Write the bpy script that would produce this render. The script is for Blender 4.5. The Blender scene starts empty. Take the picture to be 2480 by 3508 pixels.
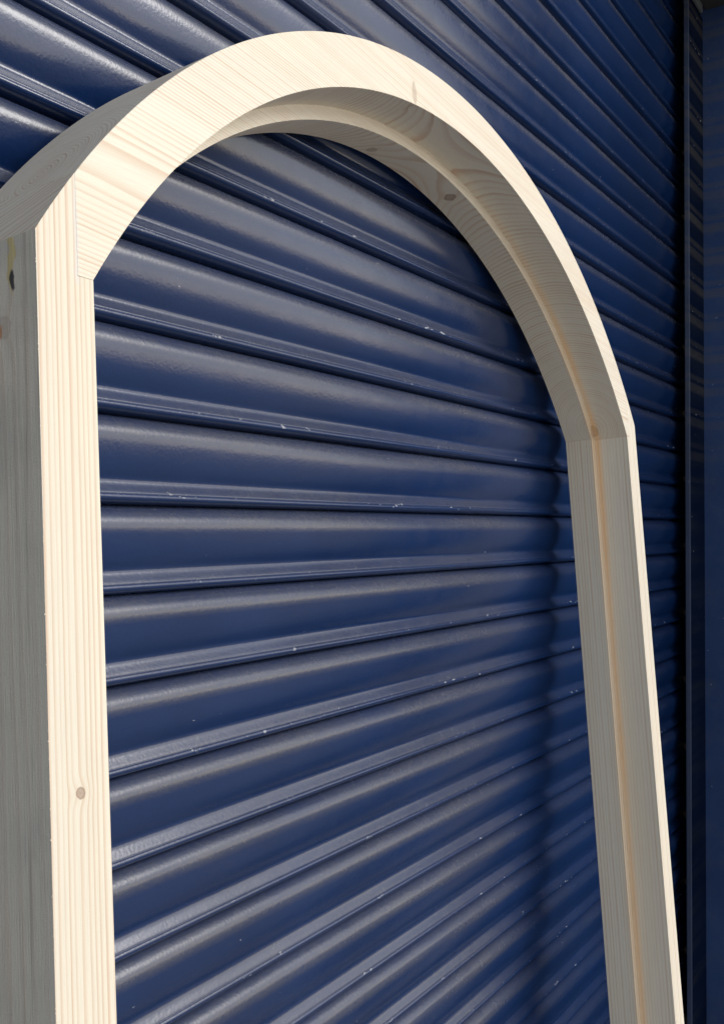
import bpy, bmesh, math, random
from mathutils import Matrix, Vector
random.seed(7)
R_ = math.radians
scene = bpy.context.scene
H0 = 1.60                                   # eye height of the photographer

# ------------------------------------------------------------------ camera
def rotm(axis, deg): return Matrix.Rotation(R_(deg), 3, axis)
B = rotm('Z', -52.887131) @ rotm('X', 2.123556) @ rotm('Y', -0.716063)
cam_d = bpy.data.cameras.new('camera'); cam = bpy.data.objects.new('camera', cam_d)
scene.collection.objects.link(cam); scene.camera = cam
m3 = Matrix((B @ Vector((1,0,0)), B @ Vector((0,0,1)), -(B @ Vector((0,1,0))))).transposed()
cam.matrix_world = Matrix.Translation((0, -0.589798, H0)) @ m3.to_4x4()
cam_d.sensor_fit = 'VERTICAL'; cam_d.sensor_height = 36.0; cam_d.sensor_width = 36.0*2480/3508
cam_d.lens = 3345.917/3508*36.0
cam_d.shift_x = 323.3257/3508; cam_d.shift_y = -96.6745/3508
cam_d.clip_start = 0.01; cam_d.clip_end = 2000

# ------------------------------------------------------------------ light
SUN = Vector((0.50, -0.70, 0.52)).normalized()
elev = math.asin(SUN.z); az = math.atan2(SUN.x, SUN.y)
world = bpy.data.worlds.new('World'); scene.world = world; world.use_nodes = True
wn = world.node_tree.nodes; wl = world.node_tree.links
sky = wn.new('ShaderNodeTexSky'); sky.sky_type = 'NISHITA'; sky.sun_disc = False
sky.sun_elevation = elev; sky.sun_rotation = az; sky.air_density = 1.0; sky.dust_density = 0.8; sky.ozone_density = 1.0
hs = wn.new('ShaderNodeHueSaturation'); hs.inputs['Saturation'].default_value = .50      # milky, hazy sky
wt = wn.new('ShaderNodeMix'); wt.data_type = 'RGBA'; wt.blend_type = 'MULTIPLY'; wt.inputs[0].default_value = 1.0; wt.inputs[7].default_value = (1.03, 1.0, .96, 1)
wl.new(sky.outputs[0], hs.inputs['Color']); wl.new(hs.outputs[0], wt.inputs[6]); wl.new(wt.outputs[2], wn['Background'].inputs[0]); wn['Background'].inputs[1].default_value = 0.15
sd = bpy.data.lights.new('sun', 'SUN'); sd.energy = 1.15; sd.angle = R_(22); sd.color = (1.0, 0.975, 0.93)
so = bpy.data.objects.new('sun', sd); scene.collection.objects.link(so)
so.rotation_euler = SUN.to_track_quat('Z', 'Y').to_euler(); so.location = SUN*5
scene.view_settings.view_transform = 'Standard'; scene.view_settings.look = 'None'
scene.view_settings.gamma = 1.0; scene.view_settings.use_curve_mapping = False
scene.view_settings.exposure = 0.64
scene.render.engine = 'CYCLES'

# ------------------------------------------------------------------ helpers
C = scene.collection
def mesh_obj(name, verts, faces, mat, parent=None, mats=None, fm=None, smooth=None):
    me = bpy.data.meshes.new(name); me.from_pydata(verts, [], faces); me.validate(); me.update()
    o = bpy.data.objects.new(name, me); C.objects.link(o)
    for m in (mats or [mat]): me.materials.append(m)
    if fm:
        for p, i in zip(me.polygons, fm): p.material_index = i
    if smooth is not None:
        for p in me.polygons: p.use_smooth = True
        me.set_sharp_from_angle(angle=R_(smooth))
    if parent: o.parent = parent
    return o
def fixn(o):
    bm = bmesh.new(); bm.from_mesh(o.data); bmesh.ops.remove_doubles(bm, verts=bm.verts, dist=1e-6)
    bmesh.ops.recalc_face_normals(bm, faces=bm.faces); bm.to_mesh(o.data); bm.free()
def box(a, b):
    (x0,y0,z0),(x1,y1,z1) = a, b
    v = [(x0,y0,z0),(x1,y0,z0),(x1,y1,z0),(x0,y1,z0),(x0,y0,z1),(x1,y0,z1),(x1,y1,z1),(x0,y1,z1)]
    f = [(0,3,2,1),(4,5,6,7),(0,1,5,4),(1,2,6,5),(2,3,7,6),(3,0,4,7)]
    return v, f
def boxes(name, lst, mat, parent=None, bevel=0.0):
    V, F = [], []
    for a, b in lst:
        v, f = box(a, b); n = len(V); V += v; F += [tuple(i+n for i in q) for q in f]
    o = mesh_obj(name, V, F, mat, parent)
    if bevel: add_bevel(o, bevel)
    return o
def add_bevel(o, w, seg=2, ang=35):
    md = o.modifiers.new('edge', 'BEVEL'); md.width = w; md.segments = seg
    md.limit_method = 'ANGLE'; md.angle_limit = R_(ang); md.harden_normals = False
def empty(name, loc, label, cat, rot=None):
    o = bpy.data.objects.new(name, None); C.objects.link(o); o.location = loc; o.empty_display_size = .1
    if rot: o.rotation_euler = rot
    o['label'] = label; o['category'] = cat; return o

class NT:                                     # tiny node-graph writer
    def __init__(s, name):
        s.m = bpy.data.materials.new(name); s.m.use_nodes = True; s.t = s.m.node_tree
        s.b = s.t.nodes['Principled BSDF']
        s.co = s.t.nodes.new('ShaderNodeTexCoord').outputs['Object']
    def _in(s, sock, v):
        if v is None: return
        if hasattr(v, 'is_output'): s.t.links.new(v, sock)
        else: sock.default_value = v
    def math(s, op, a, b=None, c=None, clamp=False):
        n = s.t.nodes.new('ShaderNodeMath'); n.operation = op; n.use_clamp = clamp
        for i, v in enumerate((a, b, c)): s._in(n.inputs[i], v)
        return n.outputs[0]
    def vmath(s, op, a, b=None, out=0):
        n = s.t.nodes.new('ShaderNodeVectorMath'); n.operation = op
        s._in(n.inputs[0], a); s._in(n.inputs[1], b); return n.outputs[out]
    def sep(s, v):
        n = s.t.nodes.new('ShaderNodeSeparateXYZ'); s._in(n.inputs[0], v); return n.outputs
    def comb(s, x, y, z):
        n = s.t.nodes.new('ShaderNodeCombineXYZ')
        for i, v in enumerate((x, y, z)): s._in(n.inputs[i], v)
        return n.outputs[0]
    def noise(s, v, scale, detail=2, rough=.5, dist=0):
        n = s.t.nodes.new('ShaderNodeTexNoise'); s._in(n.inputs['Vector'], v); n.inputs['Scale'].default_value = scale
        n.inputs['Detail'].default_value = detail; n.inputs['Roughness'].default_value = rough
        n.inputs['Distortion'].default_value = dist; return n.outputs['Fac']
    def ramp(s, f, pts):
        n = s.t.nodes.new('ShaderNodeValToRGB'); s._in(n.inputs[0], f); e = n.color_ramp.elements
        while len(e) < len(pts): e.new(.5)
        for i, (p, c) in enumerate(pts):
            e[i].position = p; e[i].color = (c, c, c, 1) if not isinstance(c, tuple) else (*c, 1)
        return n.outputs[0]
    def mix(s, f, a, b, mode='MIX'):
        n = s.t.nodes.new('ShaderNodeMix'); n.data_type = 'RGBA'; n.blend_type = mode
        s._in(n.inputs[0], f)
        for i, v in ((6, a), (7, b)): s._in(n.inputs[i], (*v, 1) if isinstance(v, tuple) else v)
        return n.outputs[2]
    def bump(s, h, strength, dist, normal=None):
        n = s.t.nodes.new('ShaderNodeBump'); s._in(n.inputs['Height'], h); n.inputs['Strength'].default_value = strength
        n.inputs['Distance'].default_value = dist
        if normal is not None: s._in(n.inputs['Normal'], normal)
        return n.outputs[0]
    def knot(s, p, k, rad):                   # 1 inside a knot falling to 0; p vector socket, rad per axis
        d = s.vmath('SUBTRACT', p, k); d = s.vmath('DIVIDE', d, rad); return s.vmath('LENGTH', d, out=1)

# ------------------------------------------------------------------ wood
def wood(name, axis, pith, spacing, seed, knots=(), light=(.775,.72,.600), dark=(.58,.38,.25), line=.8, warp=.006, rough_sawn=False, pink=.3, resin_glow=None):
    """solid pine: growth rings round a pith line running along `axis` (0 = across, 2 = upright), metres"""
    n = NT(name); p = n.co
    off = n.vmath('ADD', p, (seed*3.1, seed*1.7, seed*.9))
    st = [1, 1, 1]; st[axis] = .16
    ps = n.vmath('MULTIPLY', off, tuple(st))
    w1 = n.math('MULTIPLY', n.math('SUBTRACT', n.noise(ps, 7, 2), .5), warp*2.4)
    w2 = n.math('MULTIPLY', n.math('SUBTRACT', n.noise(ps, 34, 2), .5), warp*.42)
    x, y, z = n.sep(p)
    a = (x, y, z)
    o1, o2 = [i for i in range(3) if i != axis]
    t = n.math('SUBTRACT', a[axis], pith[3])
    q1 = n.math('SUBTRACT', n.math('SUBTRACT', a[o1], pith[0]), n.math('MULTIPLY', t, pith[2][0]))
    q2 = n.math('SUBTRACT', n.math('SUBTRACT', a[o2], pith[1]), n.math('MULTIPLY', t, pith[2][1]))
    r = n.math('SQRT', n.math('ADD', n.math('MULTIPLY', q1, q1), n.math('MULTIPLY', q2, q2)))
    r = n.math('ADD', n.math('ADD', r, w1), w2)
    kn = None; kd = None
    for (k, rad, amt) in knots:
        d = n.knot(p, k, rad)
        g = n.math('EXPONENT', n.math('MULTIPLY', n.math('MULTIPLY', d, d), -.30))
        r = n.math('ADD', r, n.math('MULTIPLY', g, spacing*.9*amt))
        wob = n.math('ADD', d, n.math('MULTIPLY', n.math('SUBTRACT', n.noise(p, 160, 2), .5), .7))
        core = n.ramp(wob, [(0, 1.0), (.45, .75), (.85, 1.0), (1.0, .0)])
        halo = n.math('EXPONENT', n.math('MULTIPLY', n.math('MULTIPLY', d, d), -.45))
        core = n.math('MULTIPLY', core, amt)
        kn = core if kn is None else n.math('MAXIMUM', kn, core)
        kd = halo if kd is None else n.math('MAXIMUM', kd, halo)
    # uneven ring widths
    rr = n.math('ADD', n.math('DIVIDE', r, spacing), n.math('MULTIPLY', n.noise(n.comb(r, seed*1.3, 0.), 55, 1), 1.8))
    fr = n.math('FRACT', rr)
    late = n.ramp(fr, [(0, .04), (.45, .12), (.80, .95), (.90, 1.0), (.97, .15), (1.0, .04)])
    idx = n.math('FLOOR', rr)
    wnz = n.t.nodes.new('ShaderNodeTexWhiteNoise'); wnz.noise_dimensions = '1D'; n._in(wnz.inputs['W'], n.math('ADD', idx, seed*11.0))
    amp = n.math('ADD', n.math('MULTIPLY', wnz.outputs['Value'], .75), .30)
    late = n.math('MULTIPLY', late, n.math('MULTIPLY', amp, line))
    late = n.math('MULTIPLY', late, n.ramp(n.noise(ps, 26, 2), [(.3, .5), (.65, 1.)]))
    # fibres
    fs = [260, 260, 260]; fs[axis] = 9
    fib = n.noise(n.vmath('MULTIPLY', off, tuple(fs)), 3.2, 3, .65)
    spk = n.noise(off, 900, 2, .6)
    blot = n.noise(ps, 16, 3, .55)
    base = n.mix(n.ramp(blot, [(.32, 0.), (.68, 1.)]), tuple(c*.95 for c in light), tuple(min(1, c*1.03) for c in light))
    rosy = n.ramp(n.noise(n.vmath('MULTIPLY', n.vmath('ADD', off, (4, 2, 8)), tuple(st)), 11, 2), [(.42, 0.), (.7, 1.)])
    base = n.mix(n.math('MULTIPLY', rosy, pink), base, (light[0]*.97, light[1]*.88, light[2]*.76))
    col = n.mix(late, base, dark)
    col = n.mix(n.math('MULTIPLY', n.math('SUBTRACT', 1.0, n.ramp(fib, [(.34, 0.), (.60, 1.)])), .20), col, tuple(c*.70 for c in light))
    col = n.mix(n.math('MULTIPLY', n.ramp(spk, [(.60, 0.), (.74, 1.)]), .16), col, tuple(c*.55 for c in light))
    if kn is not None:
        col = n.mix(n.math('MULTIPLY', kd, .22), col, (.62, .47, .33))
        col = n.mix(n.math('MULTIPLY', kn, .86), col, (.27, .17, .12))
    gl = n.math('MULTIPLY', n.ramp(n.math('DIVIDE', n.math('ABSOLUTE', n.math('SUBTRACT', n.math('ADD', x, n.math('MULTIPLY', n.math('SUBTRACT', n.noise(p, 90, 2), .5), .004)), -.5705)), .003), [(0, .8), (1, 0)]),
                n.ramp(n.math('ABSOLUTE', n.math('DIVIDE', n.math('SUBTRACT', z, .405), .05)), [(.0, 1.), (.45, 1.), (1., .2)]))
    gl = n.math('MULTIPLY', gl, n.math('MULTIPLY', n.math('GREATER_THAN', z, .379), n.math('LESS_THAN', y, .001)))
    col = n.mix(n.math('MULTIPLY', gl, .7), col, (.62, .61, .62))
    if resin_glow:                                 # orange resinous heartwood streak with warm bounce light painted in, along the rebate corner
        dd = n.math('ABSOLUTE', n.math('SUBTRACT', n.math('ADD', y, n.math('MULTIPLY', n.math('SUBTRACT', n.noise(ps, 22, 2), .5), .006)), resin_glow[0]))
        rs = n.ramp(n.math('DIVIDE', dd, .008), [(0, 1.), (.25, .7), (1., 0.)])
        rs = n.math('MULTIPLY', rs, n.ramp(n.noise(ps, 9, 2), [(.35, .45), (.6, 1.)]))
        rs = n.math('MULTIPLY', rs, n.ramp(n.math('SUBTRACT', x, resin_glow[1]-.42), [(.02, 0.), (.34, 1.)]))
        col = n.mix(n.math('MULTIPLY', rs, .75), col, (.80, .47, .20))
    if rough_sawn:
        gr = n.noise(n.vmath('MULTIPLY', off, (1, 1, .22)), 24, 4, .6)
        col = n.mix(n.ramp(gr, [(.35, .35), (.65, .75)]), col, (.64, .60, .515))
        sk = n.noise(n.vmath('MULTIPLY', off, (1, 1, .03)), 150, 3, .6)
        col = n.mix(n.ramp(sk, [(.56, 0.), (.70, .55)]), col, (.26, .22, .17))
        bl = n.noise(off, 12, 4, .6); col = n.mix(n.ramp(bl, [(.48, 0.), (.68, .45)]), col, (.44, .42, .37))
    if rough_sawn:
        # resin pocket with a dark hole
        hp = n.vmath('ADD', p, n.comb(0., n.math('MULTIPLY', n.math('SUBTRACT', n.noise(p, 70, 3), .5), .012), 0.))
        for (k, rad, c_, am) in (((-.6025, .0225, .392), (.01, .0035, .024), (.62, .50, .22), .8), ((-.6025, .0205, .379), (.01, .0030, .0075), (.045, .045, .05), .95), ((-.6025, .036, .350), (.01, .006, .006), (.55, .24, .09), .8), ((-.6025, .045, .418), (.01, .04, .006), (.42, .42, .36), .5)):
            dk = n.knot(hp, k, rad); col = n.mix(n.math('MULTIPLY', n.ramp(dk, [(.7, 1.), (1., 0.)]), am), col, c_)
    n._in(n.b.inputs['Base Color'], col)
    n.b.inputs['Roughness'].default_value = .62
    n.b.inputs['Specular IOR Level'].default_value = .32
    h = n.math('ADD', n.math('MULTIPLY', fib, 1.0), n.math('MULTIPLY', late, .5))
    h = n.math('ADD', h, n.math('MULTIPLY', spk, .5))
    n._in(n.b.inputs['Normal'], n.bump(h, .35 if not rough_sawn else .8, .0006))
    return n.m

# ------------------------------------------------------------------ navy paint
def navy(name, base=(.0038,.0190,.075), rough=.22, chips=True, dust=.05, spec=.43):
    n = NT(name); p = n.co
    lng = n.vmath('MULTIPLY', p, (.12, 1, 1))
    d1 = n.noise(lng, 26, 4, .6); d2 = n.noise(p, 420, 2, .6); d3 = n.noise(p, 5, 3, .6)
    col = n.mix(n.ramp(d3, [(.3, 0.), (.7, 1.)]), base, tuple(c*1.25 for c in base))
    dm = n.math('MULTIPLY', n.math('MULTIPLY', n.ramp(d1, [(.45, 0.), (.8, 1.)]), n.ramp(d2, [(.35, .2), (.65, 1.)])), dust)
    col = n.mix(dm, col, (.16, .155, .14))
    rg = n.math('ADD', n.math('MULTIPLY', n.noise(p, 38, 3, .6), .14), rough-.07)
    if chips:
        # road dust lies on the upper curve of each lath and along its lip, patchy
        zq = n.math('FRACT', n.math('DIVIDE', n.math('SUBTRACT', H0+.010774+.075*17, n.sep(p)[2]), .075))
        lay = n.ramp(zq, [(0, .55), (.06, .75), (.20, .85), (.30, .10), (.70, .0), (.76, .50), (.865, .60), (.885, .15), (.97, .0), (1., .55)])
        wob = n.ramp(n.noise(n.vmath('MULTIPLY', p, (.25, 1, 1)), 13, 4, .65), [(.25, .35), (.7, 1.)])
        fine = n.ramp(n.noise(n.vmath('MULTIPLY', p, (.5, 1, 1)), 300, 3, .7), [(.3, .55), (.7, 1.)])
        ld = n.math('MULTIPLY', n.math('MULTIPLY', lay, wob), fine)
        ld = n.math('MULTIPLY', ld, n.math('MAXIMUM', n.ramp(n.math('MULTIPLY', n.sep(p)[0], .4), [(.48, 1.), (.60, .35), (.86, .30), (.93, .05)]), n.ramp(n.math('SUBTRACT', n.sep(p)[2], H0-.1), [(.15, 0.), (.45, 1.)])))  # sideways fade paints in where the grey sky reflection stops
        col = n.mix(n.math('MULTIPLY', ld, .66), col, (.128, .116, .092))
        rg = n.math('ADD', rg, n.math('MULTIPLY', ld, .10))
        c1 = n.noise(n.vmath('MULTIPLY', p, (.45, 1, 1)), 150, 3, .7)
        c2 = n.noise(n.vmath('ADD', p, (3, 3, 3)), 6, 2, .5)
        zz = n.math('FRACT', n.math('DIVIDE', n.math('SUBTRACT', H0+.010774+.075*17, n.sep(p)[2]), .075))
        near = n.ramp(n.math('ABSOLUTE', n.math('SUBTRACT', zz, .885)), [(0, .118), (.05, .0)])
        c1 = n.math('ADD', c1, near)
        msk = n.math('MULTIPLY', n.ramp(c1, [(.735, 0.), (.755, 1.)]), n.ramp(c2, [(.46, 0.), (.60, 1.)]))
        col = n.mix(n.math('MULTIPLY', msk, .75), col, (.42, .43, .45))
        rg = n.math('ADD', rg, n.math('MULTIPLY', msk, .4))
    n._in(n.b.inputs['Base Color'], col); n._in(n.b.inputs['Roughness'], rg)
    n.b.inputs['Specular IOR Level'].default_value = spec
    orange = n.noise(p, 330, 2, .5); big = n.noise(n.vmath('MULTIPLY', p, (.3, 1, 1)), 24, 2, .5)
    nb = n.bump(orange, .32, .0004); nb = n.bump(big, .32, .0014, nb)
    n._in(n.b.inputs['Normal'], nb)
    return n.m
NAVY = navy('navy_shutter_paint')
NAVY_WALL = navy('navy_wall_paint', base=(.030,.058,.150), spec=.04, rough=.8, dust=.25)
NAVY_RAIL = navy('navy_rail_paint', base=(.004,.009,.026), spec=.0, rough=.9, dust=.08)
def plain(name, col, rough, sc=30, amt=.3):
    n = NT(name); f = n.noise(n.co, sc, 4, .6)
    n._in(n.b.inputs['Base Color'], n.mix(f, tuple(c*(1-amt) for c in col), tuple(c*(1+amt) for c in col)))
    n.b.inputs['Roughness'].default_value = rough
    n._in(n.b.inputs['Normal'], n.bump(f, .3, .002)); return n.m
GROUND = plain('paving_concrete', (.34,.32,.29), .9, 9, .25)
STEEL = plain('dull_grey_steel', (.16,.17,.17), .5)
RUST = plain('rusty_brown', (.085,.060,.045), .8, 120, .4)
SOFF = plain('soffit_board', (.05,.048,.045), .8, 25, .3)
BACK = plain('dark_interior', (.01,.01,.012), .9)

# ------------------------------------------------------------------ ground
g = mesh_obj('ground', [(-60,-60,0),(60,-60,0),(60,60,0),(-60,60,0)], [(0,1,2,3)], GROUND); g['kind'] = 'structure'

# ------------------------------------------------------------------ roller shutter
XE = 2.338; XL = -1.6; PITCH = .075; ZT = H0+1.30
ctrl = [(0,74),(2,60),(6,42),(10.5,25),(14.5,10),(18,0),(23,-6),(32,-10),(40,-17),(47,-25),(51,-26),(53.5,-8),(56,20),(58.5,31),(63.8,33),(64.4,-10),(64.9,58),(65.5,44),(67.0,16),(67.8,-2),(69.0,-25),(70.5,-48),(72,-66),(73.2,-70)]
def alpha(z):
    for (a, b), (c, d) in zip(ctrl, ctrl[1:]):
        if a <= z <= c: return b+(d-b)*(z-a)/(c-a)
    return ctrl[-1][1]
prof = []; y = 0; z = 0.0
samp = [0,.5,1,1.6,2.3,3.2,4.3,5.6,7,8.5,10,11.6,13.3,15,17,19,21.5,24,27,30,33,36,39,42,45,47.5,49,51,52.2,53.5,54.7,56,57.2,58.5,60,62,63.8,64.1,64.4,64.65,64.9,65.2,65.6,66.1,66.6,67.1,67.7,68.6,69.4,70.3,71.2,72,73.2]
py = 0; prev = 0
for s_ in samp:
    mz = (prev+s_)/2; y += math.tan(R_(alpha(mz)))*(s_-prev); prev = s_; prof.append((s_, y))
prof = [(a/1000, b/1000) for a, b in prof]
ybase = -.001
nx = 72; xs = [XL+(XE-XL)*i/nx for i in range(nx+1)]
shutter = empty('roller_shutter', (0,0,0), 'navy blue painted steel roller shutter of curved horizontal laths behind the wooden frame', 'roller shutter')
V, F = [], []
nsl = int(ZT/PITCH)+1
ztop0 = H0+.010774+PITCH*17               # gap lines fall on this comb
k = 0
while True:
    zt = ztop0-PITCH*k; k += 1
    if zt < .04: break
    dy = random.uniform(-.0009, .0009); ph = random.uniform(0, 6.28); amp = random.uniform(.0003, .0009); tl = random.uniform(-.022, .022)
    n0 = len(V); m = len(prof)+2
    for x in xs:
        wv = amp*math.sin(x*2.1+ph)+.00018*math.sin(x*9+ph*3)
        V.append((x, .012, zt+.0008))
        for (dz, yo) in prof:
            V.append((x, -(yo+ybase+dy+wv+tl*(dz-.037)), zt-dz+wv*.5))
        V.append((x, .0145, zt-.0762))
    for i in range(nx):
        for j in range(m-1):
            a = n0+i*m+j; F.append((a, a+1, a+m+1, a+m))
    e = n0+nx*m; F.append(tuple(e+j for j in range(m)))
cur = mesh_obj('curtain', V, F, NAVY, shutter, smooth=50)
# guide channel that swallows the lath ends
XR, XV, YL = 2.2294, 2.3581, -.045
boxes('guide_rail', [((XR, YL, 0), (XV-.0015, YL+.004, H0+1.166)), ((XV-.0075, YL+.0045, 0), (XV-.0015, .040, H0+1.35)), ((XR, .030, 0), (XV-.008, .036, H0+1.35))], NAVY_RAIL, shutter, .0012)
bd = []
boxes('rail_lip', [((XR-.0045, YL-.0015, 0), (XR-.0003, YL+.009, H0+1.166))], navy('navy_lip_paint', base=(.03,.045,.09), rough=.35), shutter, .0015)
# end locks riveted on every second lath
def lock(z):
    V, F = [], []; N = 10
    rings = [(0, .0115), (.003, .0112), (.0065, .009), (.0085, .005)]
    for h, r in rings:
        for i in range(N):
            a = 2*math.pi*i/N; V.append((XE-.004+.55*r*math.cos(a)+.001, -.004-h, z+r*math.sin(a)))
    for q in range(len(rings)-1):
        for i in range(N):
            F.append((q*N+i, q*N+(i+1)%N, (q+1)*N+(i+1)%N, (q+1)*N+i))
    F.append(tuple(range((len(rings)-1)*N, len(rings)*N)))
    return mesh_obj('end_lock', V, F, RUST, shutter, smooth=50)
for k in range(1, 34, 2): lock(ztop0-PITCH*k-.060)
boxes('bottom_rail', [((XL, -.02, .004), (XE, .01, .055))], NAVY_RAIL, shutter, .002)

# wall behind / beside and the soffit over the opening
pier = boxes('wall', [((XV, -.80, 0), (3.2, .30, H0+1.9))], NAVY_WALL)  # unseen forward depth added to keep sun and sky reflections off the laths
pier['label'] = 'navy blue painted side wall standing right of the shutter guide'; pier['category'] = 'wall'
lin = boxes('lintel', [((XL-.4, -.22, H0+1.184), (XV-.002, -.052, H0+1.9)), ((XL-.4, .06, H0+1.25), (XV-.002, .30, H0+1.9))], SOFF)
lin['label'] = 'dark soffit of the lintel over the shutter, seen in the top right corner'; lin['category'] = 'lintel'
boxes('edge_strip', [((XL-.3, -.0515, H0+1.166), (2.329, -.046, H0+1.21))], STEEL, lin, .001)

# ------------------------------------------------------------------ wooden arched frame
K = 1.78
a, t, d, d1, s = [K*v for v in (.313125, .025336, .050522, .027592, .007794)]
R, Ro, co = K*.380304, K*.409294, K*-.002376
vk = math.sqrt(R*R-a*a); Rs = R-s; as_ = math.sqrt(Rs*Rs-vk*vk)
uj = .5702
M = rotm('Z', .88991) @ rotm('X', -4.664121) @ rotm('Y', .566107)
frame = bpy.data.objects.new('wooden_arched_frame', None); C.objects.link(frame)
O = Vector((0.96452633, -0.16587975, H0-.2421075))
frame.matrix_world = Matrix.Translation(O) @ M.to_4x4()
frame['label'] = 'pale pine arched door frame leaning against the navy shutter'; frame['category'] = 'door frame'
def vo(u): return co+math.sqrt(Ro*Ro-u*u)

knA = [((-.098, .004, .682), (.005, .030, .013), .5), ((.118, .066, .655), (.009, .009, .006), .9), ((-.053, .078, .664), (.009, .008, .005), .6), ((.548, .047, .398), (.009, .006, .014), .7)]
W_ARCH = wood('pine_arch', 0, (.046, .462, (.00, -.06), -.50), .0026, 1.0, knA, line=1.0, pink=.2, warp=.0045, resin_glow=(d1-.0035, a-.03))
W_JL = wood('pine_jamb_near', 2, (-.35, .13, (.004, .0), 0.), .0040, 2.0, [((-.580, .0, .080), (.0040, .02, .0036), .9), ((-.6025, .018, .352), (.012, .006, .010), .6)], line=1.0, warp=.0028)
W_JLS = wood('pine_rough_sawn', 2, (-.35, .13, (.004, .0), 0.), .0046, 2.0, [((-.6025, .030, .352), (.02, .007, .007), .5)], rough_sawn=True, line=.8)
W_JR = wood('pine_jamb_far', 2, (.70, -.20, (.002, .0), 0.), .0040, 5.0, [], line=.9, warp=.003, resin_glow=(d1-.0035, 0))

def arch():
    N = 140
    def arc(rad, c, u0, n=N):
        t0 = math.acos(-u0/rad); 
        return [(rad*math.cos(t0+(math.pi-2*t0)*0+(-(2*t0-math.pi))*i/n), c+rad*math.sin(t0-(2*t0-math.pi)*i/n)) for i in range(n+1)]
    oa = arc(Ro, co, uj); ia = arc(R, 0, a); ib = arc(Rs, 0, as_)
    out = [(-uj, vk)]+oa+[(uj, vk)]
    inn = [(-a, vk)]+ia+[(a, vk)]; inb = [(-as_, vk)]+ib+[(as_, vk)]
    n = len(out); V = []
    for L, w in ((out, 0), (out, d), (inb, d), (inb, d1), (inn, d1), (inn, 0)):
        V += [(u, w, v) for u, v in L]
    F = []
    for b0, b1 in ((0,1),(1,2),(2,3),(3,4),(4,5),(5,0)):
        for i in range(n-1):
            F.append((b0*n+i, b0*n+i+1, b1*n+i+1, b1*n+i))
    F.append(tuple(b*n for b in range(6))); F.append(tuple(b*n+n-1 for b in range(6)))
    o = mesh_obj('arch_head', V, F, W_ARCH, frame); fixn(o)
    for p in o.data.polygons: p.use_smooth = True
    o.data.set_sharp_from_angle(angle=R_(30)); add_bevel(o, .00035); return o
arch()
def jamb(sgn, mats):
    g = .00006; vb = -(H0-.24)/math.cos(R_(4.66))+.02
    top = [(a+t, vo(a+t))]
    hs = []
    for i in range(9):
        u = a+t+(uj+g-a-t)*i/8; hs.append((u, vo(u)))
    poly = [(a+t, vb)]+hs+[(uj+g, vk-g), (a, vk-g), (a, vb)]
    polb = poly[:-2]+[(as_, vk-g), (as_, vb)]
    V = [(sgn*u, 0, v) for u, v in poly]+[(sgn*u, d1, v) for u, v in poly]+[(sgn*u, d1, v) for u, v in polb]+[(sgn*u, d, v) for u, v in polb]
    n = len(poly); F = [tuple(range(n)), tuple(3*n+i for i in range(n))]
    for i in range(n):
        j = (i+1) % n
        F.append((i, j, n+j, n+i)); F.append((2*n+i, 2*n+j, 3*n+j, 3*n+i))
    F.append((n+n-1, n+n-2, 2*n+n-2, 2*n+n-1))
    F.append((n+n-1, n, 2*n, 2*n+n-1)) if False else None
    F = [f for f in F if f]
    if sgn < 0:                                # torn fibres along the sawn arris
        for _ in range(70):
            q = Vector((-(a+t), 0, random.uniform(-.25, vo(a+t)-.01))); L = random.uniform(.0006, .0026)
            dr = Vector((-random.uniform(.4, 1), -random.uniform(-.2, .8), random.uniform(-1, 1))).normalized()*L; r0 = .00022; b = len(V)
            V += [tuple(q+Vector((r0, 0, -r0*2))), tuple(q+Vector((r0, 0, r0*2))), tuple(q+Vector((0, r0*2, 0))), tuple(q+dr)]
            F += [(b, b+1, b+3), (b+1, b+2, b+3), (b+2, b, b+3)]
    o = mesh_obj('jamb', V, F, None, frame, mats=mats); fixn(o)
    for p in o.data.polygons:
        if len(mats) > 1 and p.normal.x*sgn > .9 and p.center.x*sgn > a+t-.002: p.material_index = 1
    add_bevel(o, .00035); return o
jl = jamb(-1, [W_JL, W_JLS]); jl['label'] = 'near jamb with rough sawn grey outer side'
jr = jamb(1, [W_JR])
